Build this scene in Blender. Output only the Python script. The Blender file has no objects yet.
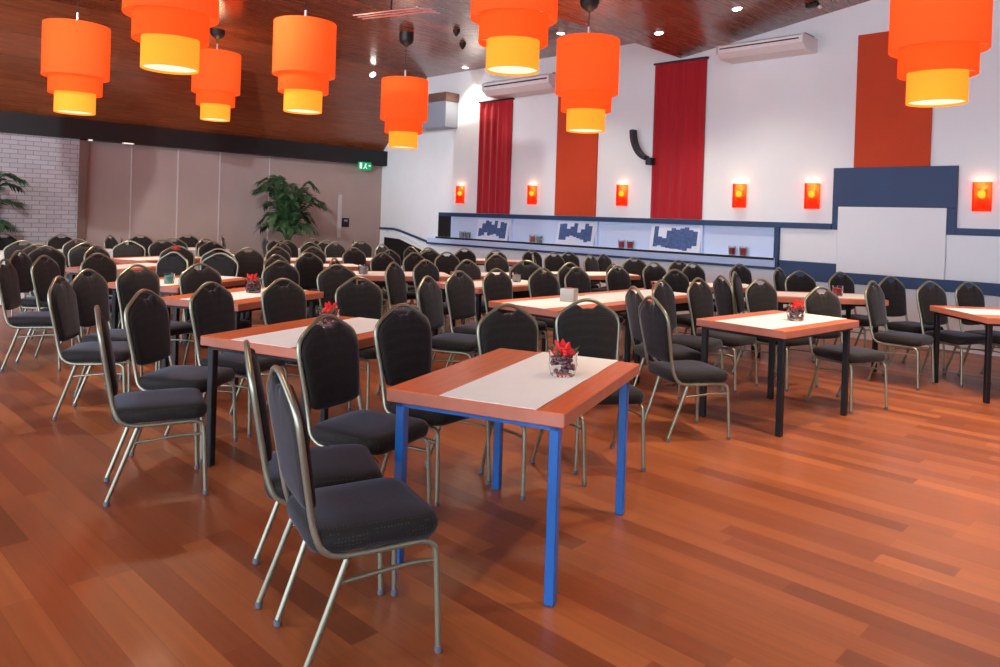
import bpy, bmesh, math, random
from mathutils import Vector, Matrix
random.seed(7)
C = bpy.context.scene.collection
PI = math.pi

# ------------------------------------------------------------------ materials
def lin(c):
    return tuple(((v/255)/12.92 if v/255 <= .04045 else ((v/255+.055)/1.055)**2.4) for v in c) + (1,)

def mat(name, rgb, rough=.5, metal=0, coat=0, spec=.5, sheen=0, trans=0, ior=1.45):
    m = bpy.data.materials.new(name); m.use_nodes = True
    b = m.node_tree.nodes['Principled BSDF']
    b.inputs['Base Color'].default_value = lin(rgb)
    b.inputs['Roughness'].default_value = rough
    b.inputs['Metallic'].default_value = metal
    b.inputs['Coat Weight'].default_value = coat
    b.inputs['Coat Roughness'].default_value = .15
    b.inputs['Specular IOR Level'].default_value = spec
    b.inputs['Sheen Weight'].default_value = sheen
    b.inputs['Transmission Weight'].default_value = trans
    b.inputs['IOR'].default_value = ior
    return m

def nd(m, t, **kw):
    n = m.node_tree.nodes.new(t)
    for k, v in kw.items(): setattr(n, k, v)
    return n

def lk(m, a, b): m.node_tree.links.new(a, b)

def noisy(m, rgb, amt=.12, scale=3.0, stretch=(1, 1, 1), bump=0, bscale=60):
    """gentle procedural variation of the base colour, optional bump"""
    b = m.node_tree.nodes['Principled BSDF']
    tc = nd(m, 'ShaderNodeTexCoord'); mp = nd(m, 'ShaderNodeMapping'); mp.inputs['Scale'].default_value = stretch
    nz = nd(m, 'ShaderNodeTexNoise'); nz.inputs['Scale'].default_value = scale; nz.inputs['Detail'].default_value = 4
    hv = nd(m, 'ShaderNodeHueSaturation'); hv.inputs['Color'].default_value = lin(rgb)
    mr = nd(m, 'ShaderNodeMapRange'); mr.inputs['To Min'].default_value = 1-amt; mr.inputs['To Max'].default_value = 1+amt
    mr.inputs['From Min'].default_value = .3; mr.inputs['From Max'].default_value = .7
    lk(m, tc.outputs['Object'], mp.inputs['Vector']); lk(m, mp.outputs[0], nz.inputs['Vector'])
    lk(m, nz.outputs['Fac'], mr.inputs['Value']); lk(m, mr.outputs[0], hv.inputs['Value']); lk(m, hv.outputs[0], b.inputs['Base Color'])
    if bump:
        n2 = nd(m, 'ShaderNodeTexNoise'); n2.inputs['Scale'].default_value = bscale
        bp = nd(m, 'ShaderNodeBump'); bp.inputs['Strength'].default_value = bump; bp.inputs['Distance'].default_value = .01
        lk(m, tc.outputs['Object'], n2.inputs['Vector']); lk(m, n2.outputs['Fac'], bp.inputs['Height']); lk(m, bp.outputs[0], b.inputs['Normal'])
    return m

def planks(name, along, width, length, cols, rough, coat, seam=.02, seamdark=.35, grain=.1):
    """strip boards running along an axis (0 = X, 1 = Y): a random tone per board, fine grain, dark joints"""
    m = bpy.data.materials.new(name); m.use_nodes = True
    b = m.node_tree.nodes['Principled BSDF']
    g = nd(m, 'ShaderNodeNewGeometry'); sp = nd(m, 'ShaderNodeSeparateXYZ'); lk(m, g.outputs['Position'], sp.inputs[0])
    a, c = (sp.outputs[0], sp.outputs[1]) if along == 0 else (sp.outputs[1], sp.outputs[0])
    def mth(op, x, y=None):
        n = nd(m, 'ShaderNodeMath', operation=op)
        for i, v in enumerate((x, y)):
            if v is None: continue
            if isinstance(v, (int, float)): n.inputs[i].default_value = v
            else: lk(m, v, n.inputs[i])
        return n.outputs[0]
    rowf = mth('DIVIDE', c, width); row = mth('FLOOR', rowf)
    wn = nd(m, 'ShaderNodeTexWhiteNoise', noise_dimensions='1D'); lk(m, row, wn.inputs['W'])
    af = mth('ADD', mth('DIVIDE', a, length), mth('MULTIPLY', wn.outputs['Value'], 7.3)); col = mth('FLOOR', af)
    cb = nd(m, 'ShaderNodeCombineXYZ'); lk(m, row, cb.inputs[0]); lk(m, col, cb.inputs[1])
    w2 = nd(m, 'ShaderNodeTexWhiteNoise', noise_dimensions='2D'); lk(m, cb.outputs[0], w2.inputs['Vector'])
    rp = nd(m, 'ShaderNodeValToRGB'); lk(m, w2.outputs['Value'], rp.inputs[0])
    e = rp.color_ramp.elements
    e[0].position = 0; e[0].color = lin(cols[0]); e[1].position = 1; e[1].color = lin(cols[-1])
    for i, k in enumerate(cols[1:-1]):
        q = e.new((i+1)/(len(cols)-1)); q.color = lin(k)
    cmb = nd(m, 'ShaderNodeCombineXYZ')
    lk(m, mth('MULTIPLY', a, 1.2), cmb.inputs[0]); lk(m, mth('MULTIPLY', c, 22), cmb.inputs[1]); lk(m, mth('MULTIPLY', w2.outputs['Value'], 40), cmb.inputs[2])
    nz = nd(m, 'ShaderNodeTexNoise'); nz.inputs['Scale'].default_value = 1.6; nz.inputs['Detail'].default_value = 5; lk(m, cmb.outputs[0], nz.inputs['Vector'])
    mr = nd(m, 'ShaderNodeMapRange'); mr.inputs['From Min'].default_value = .3; mr.inputs['From Max'].default_value = .7
    mr.inputs['To Min'].default_value = 1-grain; mr.inputs['To Max'].default_value = 1+grain; lk(m, nz.outputs['Fac'], mr.inputs['Value'])
    fr = mth('FRACT', rowf); d = mth('MINIMUM', fr, mth('SUBTRACT', 1.0, fr)); s = mth('GREATER_THAN', d, seam)
    fa = mth('FRACT', af); s2 = mth('GREATER_THAN', fa, seam*width/length)
    sv = mth('ADD', mth('MULTIPLY', mth('MULTIPLY', s, s2), 1-seamdark), seamdark)
    hv = nd(m, 'ShaderNodeHueSaturation'); lk(m, rp.outputs[0], hv.inputs['Color']); lk(m, mth('MULTIPLY', mr.outputs[0], sv), hv.inputs['Value'])
    lk(m, hv.outputs[0], b.inputs['Base Color'])
    rr = nd(m, 'ShaderNodeMapRange'); lk(m, nz.outputs['Fac'], rr.inputs['Value']); rr.inputs['To Min'].default_value = rough-.06; rr.inputs['To Max'].default_value = rough+.08
    lk(m, rr.outputs[0], b.inputs['Roughness'])
    b.inputs['Coat Weight'].default_value = coat; b.inputs['Coat Roughness'].default_value = .12
    return m

def emitter(name, rgb, strength):
    m = bpy.data.materials.new(name); m.use_nodes = True; nt = m.node_tree; nt.nodes.clear()
    o = nt.nodes.new('ShaderNodeOutputMaterial'); e = nt.nodes.new('ShaderNodeEmission')
    e.inputs[0].default_value = lin(rgb); e.inputs[1].default_value = strength; nt.links.new(e.outputs[0], o.inputs[0])
    return m

def shade_mat(name, rgb, emit, transp=0.0):
    """lamp shade fabric: light from the bulb inside soaks through, the cloth itself glows"""
    m = bpy.data.materials.new(name); m.use_nodes = True; nt = m.node_tree; nt.nodes.clear()
    o = nt.nodes.new('ShaderNodeOutputMaterial')
    tr = nt.nodes.new('ShaderNodeBsdfTranslucent'); tr.inputs[0].default_value = lin(rgb)
    df = nt.nodes.new('ShaderNodeBsdfDiffuse'); df.inputs[0].default_value = lin(rgb)
    em = nt.nodes.new('ShaderNodeEmission'); em.inputs[0].default_value = lin(rgb); em.inputs[1].default_value = emit
    mx = nt.nodes.new('ShaderNodeMixShader'); mx.inputs[0].default_value = .35
    nt.links.new(tr.outputs[0], mx.inputs[1]); nt.links.new(df.outputs[0], mx.inputs[2])
    ad = nt.nodes.new('ShaderNodeAddShader'); nt.links.new(mx.outputs[0], ad.inputs[0]); nt.links.new(em.outputs[0], ad.inputs[1])
    last = ad
    if transp:
        tp = nt.nodes.new('ShaderNodeBsdfTransparent'); m2 = nt.nodes.new('ShaderNodeMixShader'); m2.inputs[0].default_value = transp
        tp.inputs[0].default_value = lin((255, 222, 160))
        nt.links.new(ad.outputs[0], m2.inputs[1]); nt.links.new(tp.outputs[0], m2.inputs[2]); last = m2
    nt.links.new(last.outputs[0], o.inputs[0])
    return m

M = {}
M['floor'] = planks('floor_wood', 0, .115, 1.15, [(112, 54, 28), (138, 70, 37), (150, 80, 42), (126, 60, 31), (166, 92, 48), (142, 74, 39)], .40, .12, seam=.012, seamdark=.72, grain=.13)
M['ceiling'] = planks('ceiling_wood', 1, .30, 4.0, [(126, 66, 38), (138, 74, 43), (118, 62, 36), (148, 80, 47)], .26, .35, seam=.02, seamdark=.6, grain=.08)
M['white'] = noisy(mat('white_paint', (229, 232, 231), .75), (229, 232, 231), .02, 1.5, bump=.08, bscale=40)
M['navy'] = noisy(mat('navy_paint', (38, 62, 98), .55), (38, 62, 98), .08, 2)
M['niche'] = noisy(mat('niche_paint', (196, 214, 240), .7), (196, 214, 240), .02, 2)
M['black'] = mat('black_paint', (16, 16, 18), .55)
M['panel'] = noisy(mat('panel_wall', (164, 144, 136), .6), (164, 144, 136), .05, 1.2)
M['seam'] = mat('pale_strip', (188, 180, 178), .5)
M['brown'] = mat('brown_post', (112, 84, 74), .6)
M['top'] = noisy(mat('table_wood', (208, 104, 56), .38, coat=.12), (208, 104, 56), .12, 5, (1, 14, 1))
M['edge'] = noisy(mat('table_edge_daylit', (180, 106, 84), .4), (180, 106, 84), .08, 8)  # pinkish colour stands in for cool light reflected by the wood's sides
M['cloth'] = noisy(mat('white_cloth', (240, 236, 228), .85, sheen=.2), (240, 236, 228), .02, 8)
M['drape'] = noisy(mat('drape_cloth', (214, 206, 206), .85), (214, 206, 206), .03, 5)
M['leg_daylit'] = mat('navy_metal_daylit', (18, 88, 158), .32, coat=.4)  # navy metal coloured bright blue, daylight put into the colour
M['leg_shaded'] = mat('navy_metal_shaded', (5, 6, 10), .45)  # same navy metal coloured near-black, as where little daylight reaches
M['frame'] = mat('champagne_metal', (150, 148, 128), .33, metal=.75)
M['glide'] = mat('glide_plastic', (96, 98, 108), .4)
M['glass'] = mat('clear_glass', (240, 244, 246), .03, trans=1.0, ior=1.3)
M['stone'] = noisy(mat('purple_stones', (128, 84, 92), .4), (128, 84, 92), .4, 60)
M['petal'] = mat('red_petal', (214, 28, 32), .5)
M['leaf'] = mat('green_leaf', (44, 104, 60), .5)
M['red_wax'] = mat('red_wax', (176, 36, 44), .4)
M['teal'] = mat('teal_wax', (86, 160, 140), .4)
M['greyglass'] = mat('grey_glass', (168, 160, 150), .25, spec=.6)
M['orange_wax'] = mat('orange_wax', (226, 110, 50), .4)
M['crimson'] = noisy(mat('crimson_cloth', (166, 8, 26), .8, sheen=.15), (166, 8, 26), .08, 4, (3, 1, .3))
M['orange'] = noisy(mat('orange_panel', (196, 66, 28), .8), (196, 66, 28), .04, 3)
M['plastic'] = mat('white_plastic', (226, 220, 218), .4)
M['greyplastic'] = mat('grey_plastic', (150, 156, 168), .45)
M['speaker'] = mat('speaker_shell', (34, 36, 42), .5)
M['palm'] = noisy(mat('palm_leaf', (48, 78, 46), .5), (48, 78, 46), .25, 9)
M['stem'] = mat('palm_stem', (92, 88, 60), .6)
M['pot'] = mat('dark_pot', (52, 46, 44), .5)
M['bulb'] = emitter('bulb', (255, 214, 110), 6)
M['spotlamp'] = emitter('spot_lens', (255, 240, 220), 22)
M['diffuser'] = emitter('lamp_diffuser', (255, 236, 205), 1.3)
M['tier_top'] = shade_mat('shade_orange', (236, 112, 50), .36)
M['tier_mid'] = shade_mat('shade_red_orange', (238, 100, 38), .50)
M['tier_low'] = shade_mat('shade_yellow', (250, 168, 58), .60)
M['sconce'] = shade_mat('sconce_red', (236, 30, 24), .8, .58)
M['exit_green'] = emitter('exit_green', (20, 170, 100), 1.0)
M['exit_white'] = emitter('exit_white', (225, 255, 240), 1.2)
M['steel'] = mat('bright_steel', (210, 205, 205), .3, metal=.7)
M['print'] = noisy(mat('print_ink', (66, 92, 140), .6), (66, 92, 140), .3, 25)
M['paper'] = mat('print_paper', (214, 224, 240), .6)

def fabric():
    m = mat('dotted_fabric', (34, 30, 30), .75, sheen=.2, spec=.3)
    m.node_tree.nodes['Principled BSDF'].inputs['Sheen Tint'].default_value = (.72, .76, 1, 1)
    b = m.node_tree.nodes['Principled BSDF']; b.inputs['Sheen Roughness'].default_value = .4
    tc = nd(m, 'ShaderNodeTexCoord')
    v = nd(m, 'ShaderNodeTexVoronoi'); v.inputs['Scale'].default_value = 85; v.inputs['Randomness'].default_value = .25
    lt = nd(m, 'ShaderNodeMath', operation='LESS_THAN'); lt.inputs[1].default_value = .26
    mx = nd(m, 'ShaderNodeMixRGB'); mx.inputs[1].default_value = lin((30, 25, 22)); mx.inputs[2].default_value = lin((50, 47, 48))
    nz = nd(m, 'ShaderNodeTexNoise'); nz.inputs['Scale'].default_value = 160
    bp = nd(m, 'ShaderNodeBump'); bp.inputs['Strength'].default_value = .15; bp.inputs['Distance'].default_value = .004
    lk(m, tc.outputs['Object'], v.inputs['Vector']); lk(m, v.outputs['Distance'], lt.inputs[0]); lk(m, lt.outputs[0], mx.inputs[0])
    lk(m, mx.outputs[0], b.inputs['Base Color']); lk(m, tc.outputs['Object'], nz.inputs['Vector'])
    lk(m, nz.outputs['Fac'], bp.inputs['Height']); lk(m, bp.outputs[0], b.inputs['Normal'])
    return m
M['fabric'] = fabric()

def brick():
    m = mat('painted_brick', (186, 178, 178), .7); b = m.node_tree.nodes['Principled BSDF']
    g = nd(m, 'ShaderNodeNewGeometry'); sp = nd(m, 'ShaderNodeSeparateXYZ'); cb = nd(m, 'ShaderNodeCombineXYZ')
    lk(m, g.outputs['Position'], sp.inputs[0]); lk(m, sp.outputs[1], cb.inputs[0]); lk(m, sp.outputs[2], cb.inputs[1])
    br = nd(m, 'ShaderNodeTexBrick'); lk(m, cb.outputs[0], br.inputs['Vector']); br.inputs['Scale'].default_value = 1
    br.inputs['Brick Width'].default_value = .22; br.inputs['Row Height'].default_value = .075; br.inputs['Mortar Size'].default_value = .006
    br.inputs['Color1'].default_value = lin((176, 168, 168)); br.inputs['Color2'].default_value = lin((164, 156, 156)); br.inputs['Mortar'].default_value = lin((132, 124, 124))
    lk(m, br.outputs['Color'], b.inputs['Base Color'])
    bp = nd(m, 'ShaderNodeBump'); bp.inputs['Strength'].default_value = .6; bp.inputs['Distance'].default_value = .01; bp.invert = True
    lk(m, br.outputs['Fac'], bp.inputs['Height']); lk(m, bp.outputs[0], b.inputs['Normal'])
    return m
M['brick'] = brick()

# ------------------------------------------------------------------ mesh helpers
class MB:
    def __init__(s): s.bm = bmesh.new()
    def box(s, x0, x1, y0, y1, z0, z1, bev=0, seg=2):
        r = bmesh.ops.create_cube(s.bm, size=1)
        vs = r['verts']
        bmesh.ops.scale(s.bm, vec=(x1-x0, y1-y0, z1-z0), verts=vs)
        bmesh.ops.translate(s.bm, vec=((x0+x1)/2, (y0+y1)/2, (z0+z1)/2), verts=vs)
        if bev:
            es = list({e for v in vs for e in v.link_edges})
            bmesh.ops.bevel(s.bm, geom=es, offset=bev, segments=seg, affect='EDGES', profile=.6)
        return s
    def tube(s, pts, r, n=8, cap=True, closed=False):
        pts = [Vector(p) for p in pts]; rings = []
        N = len(pts)
        rr = r if isinstance(r, (list, tuple)) else [r]*N
        up = None
        for i, p in enumerate(pts):
            a = pts[i-1] if (i or closed) else p; b = pts[(i+1) % N] if (i < N-1 or closed) else p
            t = (b-a).normalized()
            if up is None:
                up = Vector((0, 0, 1)) if abs(t.z) < .9 else Vector((0, 1, 0))
            sd = t.cross(up).normalized(); up = sd.cross(t).normalized()
            rings.append([s.bm.verts.new(p + (sd*math.cos(2*PI*k/n) + up*math.sin(2*PI*k/n))*rr[i]) for k in range(n)])
        for i in range(N if closed else N-1):
            A, B = rings[i], rings[(i+1) % N]
            for k in range(n):
                s.bm.faces.new((A[k], A[(k+1) % n], B[(k+1) % n], B[k]))
        if cap and not closed:
            s.bm.faces.new(rings[0]); s.bm.faces.new(rings[-1][::-1])
        return s
    def loft(s, rings, cap=True):
        R = [[s.bm.verts.new(p) for p in r] for r in rings]
        for A, B in zip(R, R[1:]):
            n = len(A)
            for k in range(n): s.bm.faces.new((A[k], A[(k+1) % n], B[(k+1) % n], B[k]))
        if cap: s.bm.faces.new(R[0][::-1]); s.bm.faces.new(R[-1])
        return s
    def lathe(s, prof, n=24, c=(0, 0), cap0=True, cap1=True):
        R = [[s.bm.verts.new((c[0]+r*math.cos(2*PI*k/n), c[1]+r*math.sin(2*PI*k/n), z)) for k in range(n)] for r, z in prof]
        for A, B in zip(R, R[1:]):
            for k in range(n): s.bm.faces.new((A[k], A[(k+1) % n], B[(k+1) % n], B[k]))
        if cap0: s.bm.faces.new(R[0][::-1])
        if cap1: s.bm.faces.new(R[-1])
        return s
    def prism(s, poly, ext):
        """poly: 3-D points of a flat outline; ext: extrusion vector"""
        e = Vector(ext)
        a = [s.bm.verts.new(p) for p in poly]; b = [s.bm.verts.new(Vector(p)+e) for p in poly]
        s.bm.faces.new(a[::-1]); s.bm.faces.new(b); n = len(a)
        for k in range(n): s.bm.faces.new((a[k], a[(k+1) % n], b[(k+1) % n], b[k]))
        return s
    def ball(s, c, r, sx=1, sy=1, sz=1, sub=2):
        q = bmesh.ops.create_icosphere(s.bm, subdivisions=sub, radius=r)['verts']
        bmesh.ops.scale(s.bm, vec=(sx, sy, sz), verts=q); bmesh.ops.translate(s.bm, vec=c, verts=q)
        return s
    def build(s, name, m, parent=None, smooth=True, angle=40):
        bmesh.ops.recalc_face_normals(s.bm, faces=s.bm.faces)
        me = bpy.data.meshes.new(name)
        if smooth:
            for f in s.bm.faces: f.smooth = True
            for e in s.bm.edges:
                if len(e.link_faces) == 2 and e.calc_face_angle(0) > math.radians(angle): e.smooth = False
        s.bm.to_mesh(me); s.bm.free()
        me.materials.append(m)
        o = bpy.data.objects.new(name, me); C.objects.link(o)
        if parent: o.parent = parent
        return o

def tag(o, label, cat, group=None):
    o['label'] = label; o['category'] = cat
    if group: o['group'] = group
    return o
def thing(name, label, cat, loc=(0, 0, 0), rz=0, group=None):
    o = bpy.data.objects.new(name, None); C.objects.link(o); o.empty_display_size = .1
    o.location = loc; o.rotation_euler = (0, 0, rz)
    return tag(o, label, cat, group)
def struct(o): o['kind'] = 'structure'; return o
def copy_tree(o, parent=None):
    c = o.copy(); C.objects.link(c); c.parent = parent
    for ch in o.children: copy_tree(ch, c)
    return c
def spline(P, n=6):
    """Catmull-Rom through points"""
    P = [Vector(p) for p in P]; out = []
    for i in range(len(P)-1):
        p0 = P[max(i-1, 0)]; p1 = P[i]; p2 = P[i+1]; p3 = P[min(i+2, len(P)-1)]
        for k in range(n):
            t = k/n
            out.append(.5*((2*p1)+(p2-p0)*t+(2*p0-5*p1+4*p2-p3)*t*t+(3*p1-p0-3*p2+p3)*t**3))
    out.append(P[-1]); return out

WY = 10.60      # the white wall
BX = -14.30     # the panelled end wall
# ------------------------------------------------------------------ room shell
o = MB().box(BX-.3, 6, -5, WY+.3, -.1, 0).build('floor', M['floor'], smooth=False); struct(o)
o = MB().box(BX-.3, 6, WY, WY+.3, 0, 6.2).build('wall_right', M['white'], smooth=False); struct(o)
o = MB().box(BX-.3, BX, 4.10, WY, 0, 6.2).build('wall_far', M['panel'], smooth=False); struct(o)
o = MB().box(BX-.3, BX+.12, -5, 4.10, 0, 2.9).build('wall_left', M['brick'], smooth=False); struct(o)
o = MB().box(BX, BX+.14, 4.101, 4.23, 0, 2.56).build('trim_1', M['brown'], smooth=False); struct(o)
struct(MB().box(6, 6.3, -5, WY+.3, 0, 6.2).build('wall_light_block', M['white'], smooth=False))  # unseen wall, added to shut out daylight on this side
m = MB()
m.prism([(BX, -5, 2.9), (-12.74, -5, 4.5), (-6.4, -5, 4.5), (-6.4, -5, 4.13), (6, -5, 5.95), (6, -5, 6.2), (BX, -5, 6.2)], (0, WY+5, 0))
struct(m.build('ceiling', M['ceiling'], smooth=False))
struct(MB().box(BX, BX+.20, -5, WY-.001, 2.58, 2.92).build('trim_2', M['black'], smooth=False))
for i, y in enumerate((5.0, 5.84, 6.66, 7.72)):
    struct(MB().box(BX, BX+.012, y-.012, y+.012, 0, 2.58).build('trim_%d' % (i+3), M['seam'], smooth=False))
struct(MB().box(BX, BX+.03, 9.40, 9.50, .9, 1.86).build('trim_7', M['seam'], smooth=False))

# navy rails, niche and white boards on the white wall (all real relief)
f = WY
def trimbox(n, x0, x1, d, z0, z1, m):
    x0 += .05; x1 += .05
    struct(MB().box(x0, x1, f-d, f+.001, z0, z1, .004, 1).build('trim_%d' % n, M[m], smooth=False))
struct(MB().box(-11.82, -4.68, f-.004, f+.001, 1.02, 1.46).build('trim_10', M['niche'], smooth=False))
trimbox(11, -12.20, -3.97, 0.07, 1.455, 1.535, 'navy')          # rail over the niche
trimbox(12, -12.20, -11.86, 0.07, 1.00, 1.455, 'black')         # dark end of the niche
trimbox(13, -12.20, -4.74, .13, .985, 1.015, 'niche')          # ledge
struct(MB().box(-12.15, -4.69, f-.137, f-.13, .982, 1.016).build('trim_32', M['black'], smooth=False))
trimbox(14, -12.52, -4.74, 0.10, .88, .985, 'niche')
trimbox(15, -12.52, -4.74, 0.12, .845, .88, 'navy')
trimbox(16, -4.77, -4.70, 0.08, .845, 1.455, 'navy')
trimbox(17, -4.70, -3.90, 0.03, .985, 1.455, 'white')
trimbox(18, -4.70, -3.90, 0.05, .72, .985, 'navy')
trimbox(19, -3.97, -2.47, 0.05, 1.77, 2.30, 'navy')
trimbox(20, -3.97, -3.885, 0.05, 1.455, 1.77, 'navy')
trimbox(21, -2.575, -2.47, 0.05, 1.44, 1.77, 'navy')
trimbox(22, -3.885, -2.575, 0.07, .875, 1.77, 'white')
trimbox(23, -2.47, 4.0, 0.05, 1.44, 1.525, 'navy')
trimbox(24, -2.575, 4.0, 0.03, .875, 1.44, 'white')
trimbox(25, -3.90, 4.0, 0.08, .73, .875, 'navy')
for i, x in enumerate((-10.10, -8.02, -5.98)):                 # upright fins between the bays of the niche
    trimbox(26+i, x, x+.05, .06, 1.015, 1.455, 'niche')

# stair opening at the left end of the white wall
st = MB()
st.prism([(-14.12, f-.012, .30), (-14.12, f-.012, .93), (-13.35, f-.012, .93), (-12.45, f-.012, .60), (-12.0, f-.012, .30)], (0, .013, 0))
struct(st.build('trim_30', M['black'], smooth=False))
rl = thing('stair_rail', 'dark handrail sloping down above the black stair opening in the far corner', 'handrail', (-14.0, f-.07, 0))
hr = [(-.22, 0, 1.125), (.30, 0, 1.125), (.50, 0, 1.10), (1.62, 0, .865)]
MB().tube(hr, .026).build('handrail', M['navy'], rl)
for x, z in ((.02, 1.125), (1.2, .955)):
    MB().tube([(x, 0, z-.02), (x, .03, z-.06), (x, .07, z-.06)], .010, 6).build('bracket', M['steel'], rl)
struct(MB().prism([(-14.22, f-.05, .98), (-13.5, f-.05, .98), (-12.40, f-.05, .70), (-12.40, f-.05, .62), (-13.5, f-.05, .90), (-14.22, f-.05, .93)], (0, .051, 0)).build('trim_31', M['white'], smooth=False))

# ------------------------------------------------------------------ curtains, panels
def curtain(x0, x1, z0, z1, label):
    x0 += .05; x1 += .05; m = MB(); n = 60; top = []
    for zi in range(7):
        z = z0+(z1-z0)*zi/6
        ring = []
        for i in range(n+1):
            u = i/n; a = .008+.008*(1-zi/6)
            ring.append((x0+(x1-x0)*u, f-.045-a*math.sin(u*PI*11+.9*math.sin(u*9))-.012*math.sin(u*31), z))
        back = [(x, y+.016, z) for x, y, z in reversed(ring)]
        top.append(ring+back)
    m.loft(top)
    o = m.build('curtain', M['crimson'], None, angle=70); tag(o, label, 'curtain', 'crimson curtains on the white wall')
    tr = MB().box(x0-.02, x1+.02, f-.07, f, z1, z1+.03).build('curtain_track', M['speaker'], o)
curtain(-11.05, -10.14, 1.54, 3.78, 'crimson curtain at the left end of the white wall, above the first niche picture')
curtain(-6.90, -5.97, 1.54, 4.06, 'wide crimson pleated curtain right of the curved speaker on the white wall')
def fpanel(x0, x1, z0, z1, label):
    x0 += .05; x1 += .05
    o = MB().box(x0, x1, f-.05, f, z0, z1, .006).build('fabric_panel', M['orange'], smooth=False)
    tag(o, label, 'wall panel', 'orange wall panels')
fpanel(-8.97, -8.05, 1.54, 3.81, 'tall orange wall panel behind a hanging lamp, above the second niche picture')
fpanel(-3.71, -2.79, 2.30, 4.09, 'orange wall panel standing on top of the big navy frame')

# ------------------------------------------------------------------ wall sconces
def sconce(x, label, first=[None]):
    x += .04
    if first[0] is None:
        t = thing('wall_sconce', label, 'wall lamp', group='red wall lamps')
        w, d, h = .098, .11, .18
        sh = MB()
        prof = [(-w, 0), (-w, -d*.55), (-w*.72, -d*.86), (0, -d), (w*.72, -d*.86), (w, -d*.55), (w, 0)]
        inn = [(a*.96, b*.96) for a, b in prof[::-1]]
        P = prof+inn
        sh.loft([[(a, b, z) for a, b in P] for z in (-h, -h*.3, h*.3, h)])
        sh.build('shade', M['sconce'], t, angle=60)
        MB().box(-.04, .04, -.012, 0, -.10, .10, .003).build('backplate', M['steel'], t)
        MB().tube([(0, -.01, -.08), (0, -.055, -.08), (0, -.055, -.03)], .007, 6).build('lamp_holder', M['steel'], t)
        MB().ball((0, -.055, .03), .042, 1, 1, 1.25).build('bulb', M['bulb'], t)
        first[0] = t
    else:
        t = copy_tree(first[0]); t['label'] = label
    t.location = (x, f, 1.915)
    l = bpy.data.lights.new('sconce_light', 'POINT'); l.energy = 1.3; l.color = (1, .66, .42); l.shadow_soft_size = .03
    lo = bpy.data.objects.new('sconce_light', l); C.objects.link(lo); lo.location = (x, f-.075, 2.05)
sconce(-11.56, 'red wall lamp left of the first crimson curtain, farthest along the white wall')
sconce(-9.54, 'red wall lamp between the first crimson curtain and the tall orange panel')
sconce(-7.48, 'red wall lamp between the tall orange panel and the wide crimson curtain')
sconce(-5.34, 'red wall lamp just right of the wide crimson curtain')
sconce(-4.25, 'red wall lamp immediately left of the big navy frame')
sconce(-2.20, 'largest red wall lamp, right of the big navy frame')

# ------------------------------------------------------------------ pictures and glasses in the niche
def picture(x0, x1, z1, sky, label):
    x0 += .10; x1 += .10
    t = thing('picture', label, 'picture', ((x0+x1)/2, f-.100, 1.016), group='city prints leaning in the wall niche')
    w = (x1-x0)/2; h = z1-1.016
    b = MB(); b.prism([(-w, 0, 0), (w, 0, 0), (w, .07, h), (-w, .07, h)], (0, .018, 0)); b.build('canvas', M['paper'], t, smooth=False)
    pts = []; n = len(sky)
    for i, (lo, hi) in enumerate(sky):
        a = -w*.86+2*w*.86*i/n; c = -w*.86+2*w*.86*(i+1)/n
        pts.append((a, c, lo, hi))
    p = MB()
    up = [(a, hi) for a, c, lo, hi in pts for a, hi in ((a, hi), (c, hi))]
    dn = [(a, lo) for a, c, lo, hi in reversed(pts) for a, lo in ((c, lo), (a, lo))]
    out = [(a, -.004+.07*v, v*h) for a, v in up+dn]
    for a, c, lo, hi in pts:
        p.prism([(a, -.004+.07*lo, lo*h), (c, -.004+.07*lo, lo*h), (c, -.004+.07*hi, hi*h), (a, -.004+.07*hi, hi*h)], (0, .006, 0))
    p.build('skyline_print', M['print'], t, smooth=False)
picture(-11.05, -10.16, 1.42, [(.15, .55), (.2, .8), (.35, .95), (.2, .9), (.25, .75), (.3, .95), (.2, .6), (.1, .9), (.1, .85)], 'blue city print leaning in the niche below the first crimson curtain')
picture(-8.93, -8.07, 1.43, [(.2, .9), (.2, .92), (.35, .7), (.4, .8), (.35, .95), (.3, .55), (.25, .7), (.15, .95), (.2, .85)], 'blue city print leaning in the niche below the tall orange panel')
picture(-6.92, -6.0, 1.43, [(.15, .95), (.2, .55), (.15, .5), (.12, .8), (.1, .9), (.1, .85), (.08, .9), (.05, .95), (.15, .85), (.25, .8)], 'largest blue city print, leaning in the niche below the wide crimson curtain')

def cup(parent, x, y, z, r, h, m_in, fill=.55, wall='glass', name='glass'):
    g = MB(); t = .006
    g.lathe([(r*.80, 0), (r*.86, .004), (r, h*.5), (r*1.02, h), (r*1.02-t, h), (r-t, h*.5), (r*.86-t, .012), (.004, .010)], 20)
    o = g.build(name, M[wall], parent); o.location = (x, y, z)
    q = MB().lathe([(.004, .0135), (r*.84-t, .015), (r*.94-t, h*fill), (.004, h*fill+.004)], 16).build('filling', M[m_in], o if parent else o)
    return o
def ledge_pair(x, cols, label):
    x += .08
    t = thing('candle_glass', label[0], 'candle glass', (x-.09, f-.067, 1.0155), group='candle glasses on the wall ledge')
    cup(t, 0, 0, 0, .055, .14, cols[0], .8)
    t = thing('candle_glass', label[1], 'candle glass', (x+.09, f-.067, 1.0155), group='candle glasses on the wall ledge')
    cup(t, 0, 0, 0, .055, .14, cols[1], .8)
ledge_pair(-11.38, ('greyglass', 'greyglass'), ('left grey candle glass near the dark end of the niche', 'right grey candle glass near the dark end of the niche'))
ledge_pair(-9.42, ('orange_wax', 'greyglass'), ('orange candle glass on the niche ledge left of the second picture', 'grey candle glass on the niche ledge beside the orange one'))
ledge_pair(-7.38, ('red_wax', 'red_wax'), ('left red candle glass on the ledge between the second and third pictures', 'right red candle glass on the ledge between the second and third pictures'))
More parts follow.
